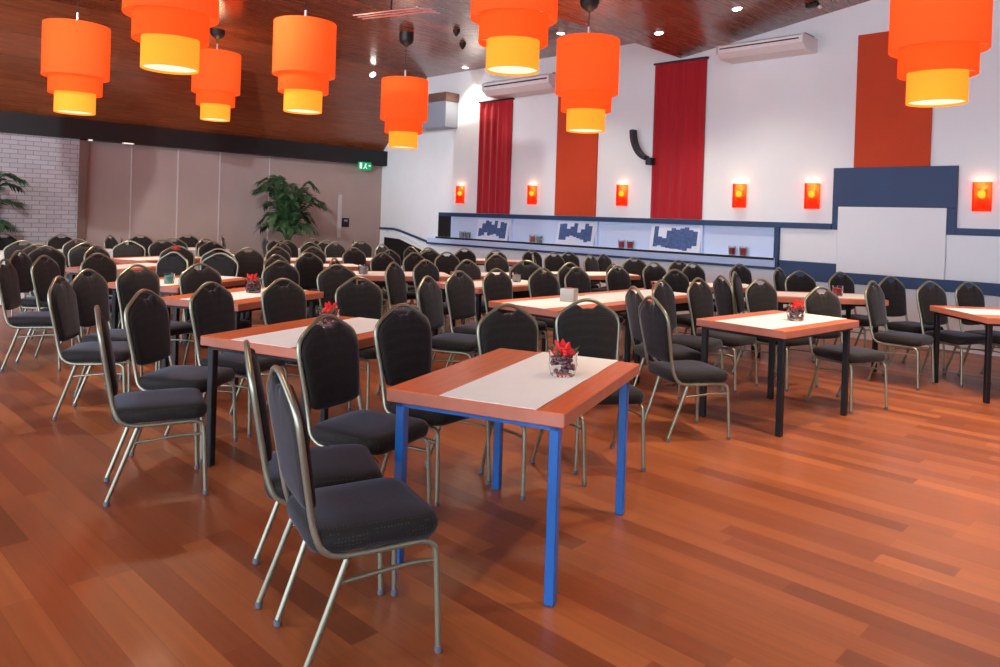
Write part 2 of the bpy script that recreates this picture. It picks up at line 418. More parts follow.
ledge_pair(-5.36, ('red_wax', 'red_wax'), ('left red candle glass on the ledge right of the third picture', 'right red candle glass on the ledge right of the third picture'))

# ------------------------------------------------------------------ speaker, air conditioners
t = thing('wall_speaker', 'dark curved wall speaker left of the wide crimson curtain', 'speaker', (-7.0, f, 2.75))
a = MB(); rings = []
for k in range(9):
    u = k/8; ang = math.radians(15+70*u)
    cx = -.34+.50*(1-math.cos(math.radians(80*u))); cz = .30-.62*math.sin(math.radians(78*u))*.93
    nx, nz = math.cos(math.radians(12+62*u)), math.sin(math.radians(12+62*u))
    w = .042
    rings.append([(cx-w*nx, -.32, cz-w*nz), (cx+w*nx, -.32, cz+w*nz), (cx+w*nx, -.08, cz+w*nz), (cx-w*nx, -.08, cz-w*nz)])
a.loft(rings); cb_ = a.build('cabinet', M['speaker'], t, angle=50)
cb_.scale = (.68, .6, .85); cb_.location.x = .04
MB().box(.12, .22, -.20, 0, -.34, -.22, .01).build('wall_bracket', M['speaker'], t)
def aircon(x0, x1, y0, z0, z1, label, m='plastic'):
    t = thing('air_conditioner', label, 'air conditioner', ((x0+x1)/2, f, z0), group='white units under the ceiling')
    w = (x1-x0)/2; d = f-y0; h = z1-z0
    b = MB(); b.prism([(-w, 0, .0), (-w, -d*.75, 0), (-w, -d, h*.35), (-w, -d, h*.86), (-w, -d*.9, h), (-w, 0, h)], (2*w, 0, 0))
    b.build('casing', M[m], t, smooth=False)
    MB().box(-w+.05, w-.05, -d-.004, -d+.01, h*.60, h*.70).build('air_slot', M['speaker'], t, smooth=False)
    MB().box(-w, -w+.03, -d-.008, -d+.02, h*.3, h*.9).build('end_cap', M['seam'], t, smooth=False)
    for s in (-1, 1):
        MB().box(s*w*.9-.02, s*w*.9+.02, -d*.6, -.01, h, h+.05).build('hanger', M['greyplastic'], t, smooth=False)
aircon(-5.50, -4.22, 10.08, 3.93, 4.12, 'long white ceiling unit right of the wide crimson curtain')
aircon(-10.45, -8.75, 10.08, 3.82, 4.08, 'white ceiling unit above the left crimson curtain, partly behind a lamp')
t = thing('ventilation_box', 'grey ventilation box high in the corner right of the farthest orange lamp', 'ventilation', (-12.15, f, 3.3))
MB().box(-.52, .45, -.35, 0, .02, .66, .01).build('casing', M['greyplastic'], t)
MB().box(-.10, .47, -.37, 0, .56, .74, .01).build('dark_top', M['brown'], t)
MB().box(-.50, -.12, -.37, -.34, .50, .72, .008).build('white_grille', M['plastic'], t)

# ------------------------------------------------------------------ exit sign, switch, wall bits
t = thing('exit_sign', 'green lit escape-route sign under the black band near the room corner', 'sign', (BX+.20, 9.95, 2.55))
MB().box(0, .04, -.17, .17, -.10, .07, .006).build('sign_body', M['exit_green'], t)
fig = MB(); fig.ball((.042, .015, .03), .017, .3)
fig.prism([(.0405, -.02, .01), (.0405, .03, .015), (.0405, .02, -.035), (.0405, -.01, -.04)], (.003, 0, 0))
fig.prism([(.0405, -.01, -.03), (.0405, -.06, -.08), (.0405, -.04, -.085), (.0405, .01, -.045)], (.003, 0, 0))
fig.prism([(.0405, .0, -.035), (.0405, .04, -.085), (.0405, .055, -.078), (.0405, .02, -.03)], (.003, 0, 0))
fig.prism([(.0405, -.15, -.08), (.0405, -.15, .05), (.0405, -.09, .05), (.0405, -.09, -.08)], (.003, 0, 0))
fig.prism([(.0405, .09, -.02), (.0405, .15, -.02), (.0405, .15, .01), (.0405, .09, .01)], (.003, 0, 0))
fig.build('running_figure', M['exit_white'], t, smooth=False)
t = thing('wall_control', 'small black control plate on the pinkish wall right of the palm', 'switch', (BX, 9.62, 1.24))
MB().box(0, .03, -.09, .09, -.10, .10, .006).build('plate', M['black'], t)
MB().box(.03, .036, -.05, .04, .02, .06, .002).build('display', M['greyplastic'], t)
for y, w, lb in ((4.24, .035, 'tiny white lamp under the black band by the brown post'), (4.86, .10, 'thin white strip lamp under the black band above the first wall seam')):
    t = thing('wall_lamp', lb, 'lamp', (BX+.20, y, 2.585))
    MB().box(0, .03, -w, w, -.028, 0, .004).build('lamp_body', M['plastic'], t)
    MB().box(.03, .034, -w*.8, w*.8, -.022, -.006).build('lens', M['diffuser'], t)

# ------------------------------------------------------------------ pendant lamps
def cylshell(r, z0, z1, m, name, parent, n=40):
    a = MB().lathe([(r, z0), (r, z1), (r-.006, z1), (r-.006, z0), (r, z0)], n, cap0=False, cap1=False)
    return a.build(name, m, parent)
def make_pendant():
    t = thing('pendant_lamp', 'x', 'pendant lamp', group='tiered orange pendant lamps')
    cylshell(.39, .46, 1.13, M['tier_top'], 'upper_shade', t)
    cylshell(.312, .245, .49, M['tier_mid'], 'middle_shade', t)
    cylshell(.238, 0, .27, M['tier_low'], 'lower_shade', t)
    MB().lathe([(.228, .02), (.228, .026)], 32).build('diffuser', M['diffuser'], t)
    sp = MB()
    for k in range(3):
        a = 2*PI*k/3; sp.tube([(0, 0, 1.11), (.384*math.cos(a), .384*math.sin(a), 1.115)], .005, 6)
        sp.tube([(.236*math.cos(a), .236*math.sin(a), .26), (.31*math.cos(a), .31*math.sin(a), .255)], .004, 6)
        sp.tube([(.31*math.cos(a), .31*math.sin(a), .48), (.386*math.cos(a), .386*math.sin(a), .47)], .004, 6)
        sp.tube([(.30*math.cos(a), .30*math.sin(a), .48), (0, 0, 1.11)], .004, 6)
    sp.tube([(0, 0, .85), (0, 0, 1.30)], .014, 8)
    sp.build('spider_frame', M['steel'], t)
    return t
P0 = make_pendant()
PEND = [(-10.78, 3.05, 2.65, 'orange three-tier pendant lamp at the far left'),
        (-6.70, 2.64, 2.68, 'large orange pendant lamp at top left, its top cut off by the picture'),
        (-12.41, 5.67, 2.97, 'small orange pendant lamp half behind the large one at top left'),
        (-8.52, 5.04, 2.74, 'orange pendant lamp left of centre, its rim just below the picture top'),
        (-9.92, 7.77, 2.58, 'smallest lowest orange pendant lamp in front of the wall corner'),
        (-4.64, 4.84, 2.79, 'large orange pendant lamp at top centre, cut off by the picture top'),
        (-5.77, 7.37, 2.58, 'orange pendant lamp in front of the tall orange wall panel'),
        (-1.87, 7.34, 2.60, 'large orange pendant lamp at top right in front of an orange panel')]
def ceil_z(x):
    if x < -12.74: return 2.9+(x-BX)*1.6/1.56
    if x < -6.4: return 4.5
    return 4.13+(x+6.4)*1.82/12.4
for i, (x, y, z, lb) in enumerate(PEND):
    t = P0 if i == 0 else copy_tree(P0)
    t.location = (x, y, z); t['label'] = lb
    cz = ceil_z(x)-z
    MB().tube([(0, 0, 1.30), (0, 0, cz-.02)], .006, 6).build('cord', M['black'], t)
    MB().lathe([(.02, cz-.16), (.10, cz-.10), (.12, cz-.05), (.12, cz+.02)], 20).build('ceiling_rose', M['black'], t)
    l = bpy.data.lights.new('pendant_light', 'POINT'); l.energy = 20; l.color = (1, .70, .42); l.shadow_soft_size = .07
    lo = bpy.data.objects.new('pendant_light', l); C.objects.link(lo); lo.location = (x, y, z+.98)
    l = bpy.data.lights.new('pendant_downlight', 'SPOT'); l.energy = 230; l.color = (1, .84, .64); l.shadow_soft_size = .2; l.spot_size = math.radians(130); l.spot_blend = .8
    lo = bpy.data.objects.new('pendant_downlight', l); C.objects.link(lo); lo.location = (x, y, z+.005)

# ------------------------------------------------------------------ ceiling spots
SPOTS = [(-12.87, 9.22, 'small ceiling spot at the dark wood slope left of the farthest orange lamp', 60),
         (-11.2, 10.30, 'bright ceiling spot above the left crimson curtain near the white wall', 110),
         (-7.85, 9.30, 'ceiling spot at the upper left rim of the lamp by the tall orange panel', 110),
         (-5.93, 9.2, 'starry ceiling spot above the wide crimson curtain', 120),
         (-4.78, 9.28, 'ceiling spot at the top edge above the long white ceiling unit', 120)]
def spot(x, y, label, e, aim=None):
    z = ceil_z(x)
    t = thing('ceiling_spot', label, 'ceiling spotlight', (x, y, z), group='recessed ceiling spots')
    if x > -6.4: t.rotation_euler = (0, -math.atan(1.82/12.4), 0)
    elif x < -12.74: t.rotation_euler = (0, -math.atan(1.6/1.56), 0)
    MB().lathe([(.078, -.001), (.078, -.012), (.062, -.014), (.062, -.001)], 20).build('trim_ring', M['steel'], t)
    MB().lathe([(.060, -.004), (.056, -.018), (.01, -.024)], 16).build('lens', M['spotlamp'], t)
    if e:
        l = bpy.data.lights.new('spot_light', 'SPOT'); l.energy = e; l.color = (1, .86, .68); l.shadow_soft_size = .05; l.spot_size = math.radians(100); l.spot_blend = .7
        lo = bpy.data.objects.new('spot_light', l); C.objects.link(lo); lo.location = (x, y, z-.05)
for s in SPOTS: spot(*s[:4])
# unseen spots added above the frame for warmer light on floor and chairs
for x, y, e, lb in ((-1.6, 5.6, 560, 'added spot over the lit right table'), (-0.2, 4.6, 800, 'added spot over the open floor at right'),
                (0.6, 7.4, 700, 'added spot over the far right floor'), (-3.4, 1.2, 130, 'added spot over the front chairs')):
    l = bpy.data.lights.new('added_hall_spot', 'SPOT'); l.energy = e; l.color = (1, .80, .55); l.shadow_soft_size = .06; l.spot_size = math.radians(80); l.spot_blend = .8
    lo = bpy.data.objects.new('added_hall_spot', l); C.objects.link(lo); lo.location = (x, y, ceil_z(x)-.06)

# unseen spots added above the frame to brighten the end wall and corner
for (x, y, tx, ty, tz, e) in ((-7.6, 2.4, -13.0, 10.5, 2.4, 1300), (-6.6, 1.2, -13.8, 3.0, 1.7, 1100)):
    l = bpy.data.lights.new('added_wall_spot', 'SPOT'); l.energy = e; l.color = (.86, .93, 1); l.shadow_soft_size = .08; l.spot_size = math.radians(62); l.spot_blend = 1
    lo = bpy.data.objects.new('added_wall_spot', l); C.objects.link(lo); lo.location = (x, y, 4.4)
    lo.rotation_euler = (Vector((tx, ty, tz))-Vector((x, y, 4.4))).to_track_quat('-Z', 'Y').to_euler()

# ceiling rack of thin white rods and small bits near the picture top
t = thing('ceiling_rack', 'white wire rack hanging under the ceiling at the top of the picture', 'rack', (-7.8, 6.05, 4.12))
d = Vector((.92, .28, 0)).normalized(); q = Vector((-.28, .92, 0)).normalized()
def at(a, b, c=0): v = d*a+q*b; return (v.x, v.y, c)
for b in (-.10, 0, .10):
    MB().tube([at(-.75, b), at(.30, b), at(.50, b, -.04)], .009, 6).build('rod', M['steel'], t)
MB().tube([at(.30, -.14), at(.30, .14)], .012, 6).build('cross_bar', M['steel'], t)
MB().tube([at(-.2, 0, 0), at(-.2, 0, .38)], .010, 6).build('hanger_rod', M['black'], t)
for x, y, lb in ((-9.1, 8.15, 'tiny black ceiling fixture left of the top centre lamp, upper of two'), (-9.72, 8.86, 'tiny black ceiling fixture left of the top centre lamp, lower of two')):
    t = thing('ceiling_fixture', lb, 'fixture', (x, y, 4.5)); MB().lathe([(.015, -.10), (.06, -.03), (.06, .0)], 12).build('fixture_body', M['black'], t)
t = thing('ceiling_bracket', 'small dark bracket with a bright lamp at the top edge, above the navy frame', 'bracket', (-4.05, 10.0, ceil_z(-4.05)))
MB().box(-.10, .06, -.04, .04, -.06, .0, .01).build('mount', M['black'], t)
MB().ball((.08, 0, -.07), .03).build('small_lamp', M['steel'], t)

# ------------------------------------------------------------------ tables
def table(n, ang, w, dd, label, leg='leg_shaded', runner=(.17, .60), rlabel=None, thick=.055):
    """n: the corner nearest the camera; w runs along ang, dd at right angles to its left"""
    t = thing('dining_table', label, 'table', (n[0], n[1], 0), math.radians(ang), 'wood-topped dining tables')
    T = .75
    tp = MB().box(0, w, 0, dd, T-thick, T, .004, 1).build('tabletop', M['top'], t, smooth=False)
    tp.data.materials.append(M['edge'])
    for p in tp.data.polygons:
        if abs(p.normal.z) < .5: p.material_index = 1
    ap = MB()
    ap.box(.03, w-.03, .035, .055, T-thick-.022, T-thick); ap.box(.03, w-.03, dd-.055, dd-.035, T-thick-.022, T-thick)
    ap.box(.03, .05, .055, dd-.055, T-thick-.022, T-thick); ap.box(w-.05, w-.03, .055, dd-.055, T-thick-.022, T-thick)
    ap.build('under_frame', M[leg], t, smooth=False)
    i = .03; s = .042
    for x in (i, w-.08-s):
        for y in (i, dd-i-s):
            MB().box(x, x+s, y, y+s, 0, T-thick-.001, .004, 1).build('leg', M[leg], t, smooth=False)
    if runner:
        r = MB(); a, b = runner
        nx = 10
        top = []
        for k in range(nx+1):
            x = -.002+(w+.004)*k/nx; z = T+.0012
            top.append([(x, a+.0015*math.sin(k*1.7), z), (x, b+.0015*math.sin(k*1.3), z), (x, b, z+.0022), (x, a, z+.0022)])
        r.loft(top)
        o = r.build('table_runner', M['cloth'], smooth=False)
        o.location = (n[0], n[1], 0); o.rotation_euler = (0, 0, math.radians(ang))
        tag(o, rlabel, 'table runner', 'white table runners')
    return t
TABLES = [
 ((-1.76, 2.18), 109.8, 1.15, .79, 'front wood-topped table with daylit blue legs, nearest the camera', 'leg_daylit', (.115, .535), 'white runner on the front table with blue legs'),
 ((-3.42, 2.10), 108, 1.15, .79, 'second wood table behind the front one, its left corner over a dark leg', 'leg_shaded', (.12, .55), 'white runner on the second table, partly behind chair backs'),
 ((-5.38, 2.68), 114, 1.15, .79, 'wood table at left with a white cup of red flowers', 'leg_shaded', (.18, .56), 'white runner under the cup of red flowers at left'),
 ((-6.78, 2.80), 118, 1.15, .79, 'wood table at left carrying the small teal votive glass', 'leg_shaded', (.14, .60), 'white runner beside the small teal votive glass'),
 ((-8.75, 3.00), 122, 1.10, .75, 'wood table at far left with only its orange corner showing', 'leg_shaded', (.14, .55), 'white runner on the table with only its orange corner showing'),
 ((-10.1, 3.75), 110, 1.15, .79, 'wood table right of the red and teal glass at far left', 'leg_shaded', (.14, .60), 'white runner on the table behind the slate-blue silver-framed chair'),
 ((-7.13, 4.95), 59, 1.15, .79, 'wood table left of centre beside the nearly edge-on brown chair', 'leg_shaded', (.08, .66), 'long bright runner left of centre beside the nearly edge-on chair'),
 ((-5.40, 5.25), 88, 1.15, .79, 'wood table in the centre behind two upright brown chairs', 'leg_shaded', (.10, .62), 'white runner behind the centre pair of brown chairs'),
 ((-9.86, 4.72), 73, 1.15, .79, 'wood table left of the palm with a thin bright runner line', 'leg_shaded', (.06, .66), 'thin bright runner line left of the palm'),
 ((-9.50, 5.95), 73, 1.15, .79, 'wood table right of the palm with a thin bright runner line', 'leg_shaded', (.06, .66), 'thin bright runner line right of the palm'),
 ((-8.62, 4.85), 73, 1.10, .60, 'wood table between the two lines of three brown chairs', 'leg_shaded', (.06, .50), 'short bright runner between the two lines of three brown chairs'),
 ((-3.78, 4.56), 90, 1.15, .79, 'wood table with the white cube-like glass, behind the front table', 'leg_shaded', (.15, .62), 'bright runner under the white cube-like glass'),
 ((-3.79, 5.73), 90, 1.15, .79, 'wood table joined end to end behind the one with the cube-like glass', 'leg_shaded', (.12, .64), 'runner on the joined table, under a red votive glass'),
 ((-2.18, 5.10), 85, 1.15, .73, 'brightly lit wood table at right standing on dark legs over open floor', 'leg_shaded', (.10, .56), 'brightest white runner, on the lit right table'),
 ((-3.30, 7.50), 45, 1.15, .70, 'small wood table near the wall with a red glass', 'leg_shaded', (.08, .58), 'white runner beside the red glass near the wall'),
 ((-1.47, 7.55), 43, 1.15, .90, 'far right wood table cut by the picture edge', 'leg_shaded', (.20, .66), 'white runner on the far right table cut by the picture edge'),
 ((-4.55, 7.45), 50, 1.15, .70, 'wood table in front of the slim sideways chair, right background', 'leg_shaded', (.06, .58), 'white runner behind the slim sideways near-black chair'),
 ((-6.10, 7.45), 66, 1.15, .70, 'wood table below the red ledge glasses, with a thin white runner', 'leg_shaded', (.05, .60), 'thin white runner below the red ledge glasses'),
 ((-6.62, 6.13), 59, 1.10, .70, 'wood table left behind the rust-brown chair in the centre', 'leg_shaded', (.06, .58), 'white runner left behind the rust-brown chair in the centre'),
 ((-9.02, 8.30), 40, 1.10, .70, 'small red-edged table farthest back, under the first niche picture', 'leg_shaded', (.06, .58), 'white runner farthest back, under the first niche picture'),
]
for a in TABLES: table(a[0], a[1], a[2], a[3], a[4], a[5], a[6], a[7])

# draped tables along the end wall
def draped(x, y, lx, ly, label):
    t = thing('draped_table', label, 'table', (x, y, 0), 0, 'white-draped tables by the end wall')
    m = MB(); rings = []; N = 64
    for k, z in enumerate((.02, .25, .5, .70, .745, .755)):
        ring = []
        for i in range(N):
            a = 2*PI*i/N; ca, sa = math.cos(a), math.sin(a)
            s = 1/max(abs(ca), abs(sa)); e = .92 if k == 5 else 1
            wv = 1+(.035*math.sin(a*22) if k < 4 else 0)*(1-k/5)
            ring.append((lx/2*ca*s*e*wv, ly/2*sa*s*e*wv, z))
        rings.append(ring)
    m.loft(rings); m.build('tablecloth', M['drape'], t, angle=60)
draped(-12.55, 2.70, .60, 1.0, 'white-draped table at the left picture edge below the cut-off palm')
draped(-12.75, 3.85, .60, .9, 'second white-draped table, in front of the brick wall corner')
draped(-12.95, 5.72, .60, .8, 'white-draped table in front of the pinkish panels, left of the palm')
draped(-12.50, 7.50, .40, .35, 'narrow white-draped stand immediately right of the palm')

# ------------------------------------------------------------------ table glasses
def glass(x, y, label, fl='flower', s=1.0, zt=.7535):
    t = thing('flower_glass' if fl == 'flower' else 'votive_glass', label, 'flower glass' if fl == 'flower' else 'candle glass', (x, y, zt), random.random()*6, 'glasses on the tables')
    r, h = .068*s, .115*s
    if fl == 'flower':
        g = MB(); tk = .004*s
        g.lathe([(r*.78, 0), (r*.86, .005), (r*1.0, h*.45), (r*.96, h*.8), (r*1.06, h), (r*1.06-tk, h), (r*.96-tk, h*.8), (r-tk, h*.45), (r*.8, .012), (.004, .010)], 24)
        g.build('glass', M['glass'], t)
        st_ = MB(); rnd = random.Random(3)
        for k in range(60):
            a = rnd.random()*6.28; q_ = rnd.random()**.5*r*.78
            st_.ball((q_*math.cos(a), q_*math.sin(a), .026+rnd.random()*h*.58), .013*s, 1, 1, .8, 1)
        st_.build('stones', M['stone'], t)
        fw = MB(); c = Vector((.012*s, 0, h*.92))
        fw.ball(c, .020*s, 1, 1, 1, 2)
        for ringn, (R, n, tilt, zz) in enumerate(((.018, 5, .3, .006), (.030, 6, .7, -.002), (.040, 7, 1.1, -.012))):
            for k in range(n):
                a = 2*PI*k/n+ringn*.5
                fw.ball(c+Vector((R*s*math.cos(a), R*s*math.sin(a), zz*s+.012*s)), .019*s, 1, 1, .75, 1)
        for a in (.5, 1.9, 4.0):   # pointed outer petals
            b0 = c+Vector((.02*math.cos(a), .02*math.sin(a), .01)); tip = c+Vector((.045*math.cos(a), .045*math.sin(a), .055))
            fw.tube([b0, (b0+tip)/2+Vector((0, 0, .006)), tip], [.012*s, .013*s, .002*s], 6)
        fw.build('flower', M['petal'], t)
        lf = MB()
        for a in (1.2, 2.9, 5.2):
            lf.tube([c+Vector((0, 0, -.03)), c+Vector((.045*math.cos(a), .045*math.sin(a), .0)), c+Vector((.072*math.cos(a), .072*math.sin(a), .03))], [.004, .011, .001], 6)
        lf.build('leaves', M['leaf'], t)
    else:
        r, h = .050*s, .095*s
        wall = 'glass' if fl != 'cube' else 'greyglass'
        if fl == 'cube':
            MB().box(-.065, .065, -.065, .065, 0, .115, .008).build('cube_body', M['greyglass'], t)
            MB().lathe([(.03, .1145), (.03, .120)], 14).build('wax', M['red_wax'], t)
        else:
            cup(t, 0, 0, 0, r, h, fl, .78)
    return t
glass(-2.20, 2.70, 'clear glass of dark stones with a spiky red flower on the front table')
glass(-4.02, 2.60, 'clear glass with a red flower on the second table, behind a chair crown')
glass(-6.05, 3.15, 'white-looking cup with red flowers on the left table', s=1.05)
glass(-7.11, 2.85, 'small teal votive glass on a white runner at left', 'teal')
glass(-7.28, 5.17, 'grey glass on the long runner beside the nearly edge-on brown chair', 'greyglass', 1.15)
glass(-6.08, 6.45, 'clear votive glass between two centre chair crowns', 'greyglass', 1.0, .75) if False else None
glass(-5.72, 6.15, 'clear glass on the centre table between two chair crowns', 'greyglass', 1.1)
glass(-4.16, 5.16, 'white cube-like glass on the table behind the front table', 'cube')
glass(-4.22, 6.66, 'red votive glass on the joined table behind the upright brown chair', 'red_wax', 1.05)
glass(-2.38, 5.74, 'clear glass with a red flower on the brightly lit right table')
glass(-2.97, 8.22, 'red glass on the small table near the wall', 'red_wax', 1.15)
glass(-10.6, 3.60, 'red and teal flower glass far left among dark chair backs', s=1.3) if False else None
glass(-10.45, 4.25, 'tiny red and green flower glass at far left, before the pink panels', s=1.2)
glass(-8.86, 8.95, 'dark red glass on the red-edged table farthest back', 'red_wax', 1.0)

# ------------------------------------------------------------------ palms
def palm(x, y, zb, H, spread, n, label, seed, pot=True):
    rnd = random.Random(seed)
    t = thing('potted_palm', label, 'potted plant', (x, y, 0))
    MB().lathe([(.15, 0), (.20, .30), (.22, .42), (.19, .42), (.17, .38), (.01, .38)], 24).build('pot', M['pot'], t)
    tr = MB()
    for k in range(4):
        a = k*1.6; tr.tube([(.04*math.cos(a), .04*math.sin(a), .36), (.05*math.cos(a+.4), .05*math.sin(a+.4), zb), (.10*math.cos(a), .10*math.sin(a), zb+.25)], [.022, .016, .010], 7)
    tr.build('stems', M['stem'], t)
    for k in range(n):
        a = 2*PI*k/n+rnd.uniform(-.25, .25); L = spread*rnd.uniform(.75, 1.1); hh = (H-zb)*rnd.uniform(.5, 1.0)
        low = k % 3 == 2
        if low: hh *= .45
        P = [Vector((.03*math.cos(a), .03*math.sin(a), zb-.05)),
             Vector((L*.25*math.cos(a), L*.25*math.sin(a), zb+hh*.55)),
             Vector((L*.62*math.cos(a), L*.62*math.sin(a), zb+hh*.95)),
             Vector((L*math.cos(a), L*math.sin(a), zb+hh*(.62 if low else .92)))]
        cv = spline(P, 6); fm = MB(); fm.tube(cv, [.010*(1-.8*i/len(cv)) for i in range(len(cv))], 5)
        for i in range(4, len(cv)-1):
            tdir = (cv[i+1]-cv[i]).normalized(); side = tdir.cross(Vector((0, 0, 1))).normalized()
            for s in (-1, 1):
                for sub in (0, .5):
                    base = cv[i].lerp(cv[i+1], sub); ln = .26*(1-.5*abs(i/len(cv)-.5))*rnd.uniform(.8, 1.15)
                    dr = (side*s*.8+tdir*.75+Vector((0, 0, -.15+rnd.uniform(-.2, .2)))).normalized()
                    tip = base+dr*ln+Vector((0, 0, -.05)); mid = base+dr*ln*.45+Vector((0, 0, .012))
                    wv = tdir.cross(dr).cross(dr).normalized()*.019
                    b = fm.bm; v = [b.verts.new(q) for q in (base, mid+wv, tip, mid-wv)]
                    v2 = [b.verts.new(q+Vector((0, 0, -.0015))) for q in (base, mid+wv, tip, mid-wv)]
                    b.faces.new(v); b.faces.new(v2[::-1])
                    for j in range(4): b.faces.new((v[j], v2[j], v2[(j+1) % 4], v[(j+1) % 4]))
        fm.build('frond', M['palm'], t, smooth=False)
palm(-13.40, 7.68, .88, 2.20, .60, 30, 'tall green potted palm against the pinkish wall panels', 4)
palm(-13.36, 2.44, .95, 1.95, .60, 20, 'palm cut off by the left picture edge before the brick wall', 9)

# ------------------------------------------------------------------ banquet chairs
def backx(z): return -.205-(z-.42)*.178
def make_chair():
    t = thing('banquet_chair', 'x', 'chair', group='dark fabric banquet chairs with pale metal frames')
    # seat: rounded cushion
    def rr(hx, hy, z, r, cx=.0):
        P = []
        for sx, sy, a0 in ((1, 1, 0), (-1, 1, 90), (-1, -1, 180), (1, -1, 270)):
            for k in range(5):
                a = math.radians(a0+90*k/4)
                tap = 1-.06*(1 if sx < 0 else 0)
                P.append((cx+sx*(hx-r)+r*math.cos(a), (sy*(hy-r)+r*math.sin(a))*tap, z))
        return P
    s = MB(); s.loft([rr(.195, .195, .396, .05), rr(.213, .213, .402, .06), rr(.222, .222, .425, .07), rr(.222, .222, .445, .07), rr(.212, .212, .466, .07), rr(.18, .18, .476, .07), rr(.10, .10, .481, .05)])
    s.build('seat', M['fabric'], t, angle=80)
    # backrest pad: crown outline with a dip under the handle
    half = [(.0, .908), (.032, .905), (.055, .918), (.078, .927), (.132, .898), (.178, .862), (.202, .825), (.204, .78), (.196, .71), (.186, .63), (.175, .575), (.164, .535), (.10, .522), (.0, .520)]
    outl = spline([(y, z, 0) for y, z in half], 3)
    out = [(p.x, p.y) for p in outl]; full = out+[(-y, z) for y, z in reversed(out[1:-1])]
    cz = .70
    def ring(sc, off): return [(backx(cz+(z-cz)*sc)+off, y*sc, cz+(z-cz)*sc) for y, z in full]
    b = MB(); b.loft([ring(.25, -.018), ring(.80, -.016), ring(.95, -.010), ring(.985, .0), ring(.985, .014), ring(.95, .026), ring(.80, .034), ring(.25, .038)])
    b.build('backrest', M['fabric'], t, angle=80)
    # back frame tube: arch
    P = [(.196, .40, -.165), (.196, .43, -.196), (.190, .50, None), (.193, .60, None), (.203, .70, None), (.210, .78, None), (.207, .828, None), (.186, .868, None), (.140, .900, None), (.090, .929, None), (.052, .948, None), (0, .957, None)]
    pts = [((backx(z) if x is None else x), y, z) for y, z, x in P]
    arch = spline(pts+[(x, -y, z) for x, y, z in reversed(pts[:-1])], 3)
    MB().tube(arch, .0115, 8).build('back_frame', M['frame'], t, angle=80)
    # seat frame: side rails and cross bars
    sf = MB()
    for y in (-.196, .196):
        sf.tube(spline([(-.165, y, .40), (-.12, y, .386), (0, y, .384), (.13, y, .386), (.165, y, .383)], 3), .0115, 8)
    sf.tube([(.10, -.196, .384), (.10, .196, .384)], .009, 6); sf.tube([(-.12, -.196, .384), (-.12, .196, .384)], .009, 6)
    sf.build('seat_frame', M['frame'], t, angle=80)
    for sy in (-1, 1):
        y = .196*sy
        fl = MB().tube(spline([(.165, y, .383), (.192, y*1.01, .368), (.203, y*1.03, .33), (.212, y*1.05, .16), (.218, y*1.07, .022)], 3), .0115, 8).build('leg', M['frame'], t, angle=80)
        MB().lathe([(.010, 0), (.0135, .004), (.0135, .024)], 10, (.218, y*1.07)).build('foot_glide', M['glide'], fl)
        rl = MB().tube([(-.105, y, .376), (-.16, y*.97, .22), (-.232, y*.93, .022)], .0115, 8).build('leg', M['frame'], t, angle=80)
        MB().lathe([(.010, 0), (.014, .004), (.014, .024)], 10, (-.233, y*.93)).build('foot_glide', M['glide'], rl)
        MB().tube(spline([(.205, y*1.03, .315), (.10, y*1.0, .318), (-.12, y*.985, .300)], 4), .0075, 6).build('stretcher', M['frame'], t, angle=80)
    return t
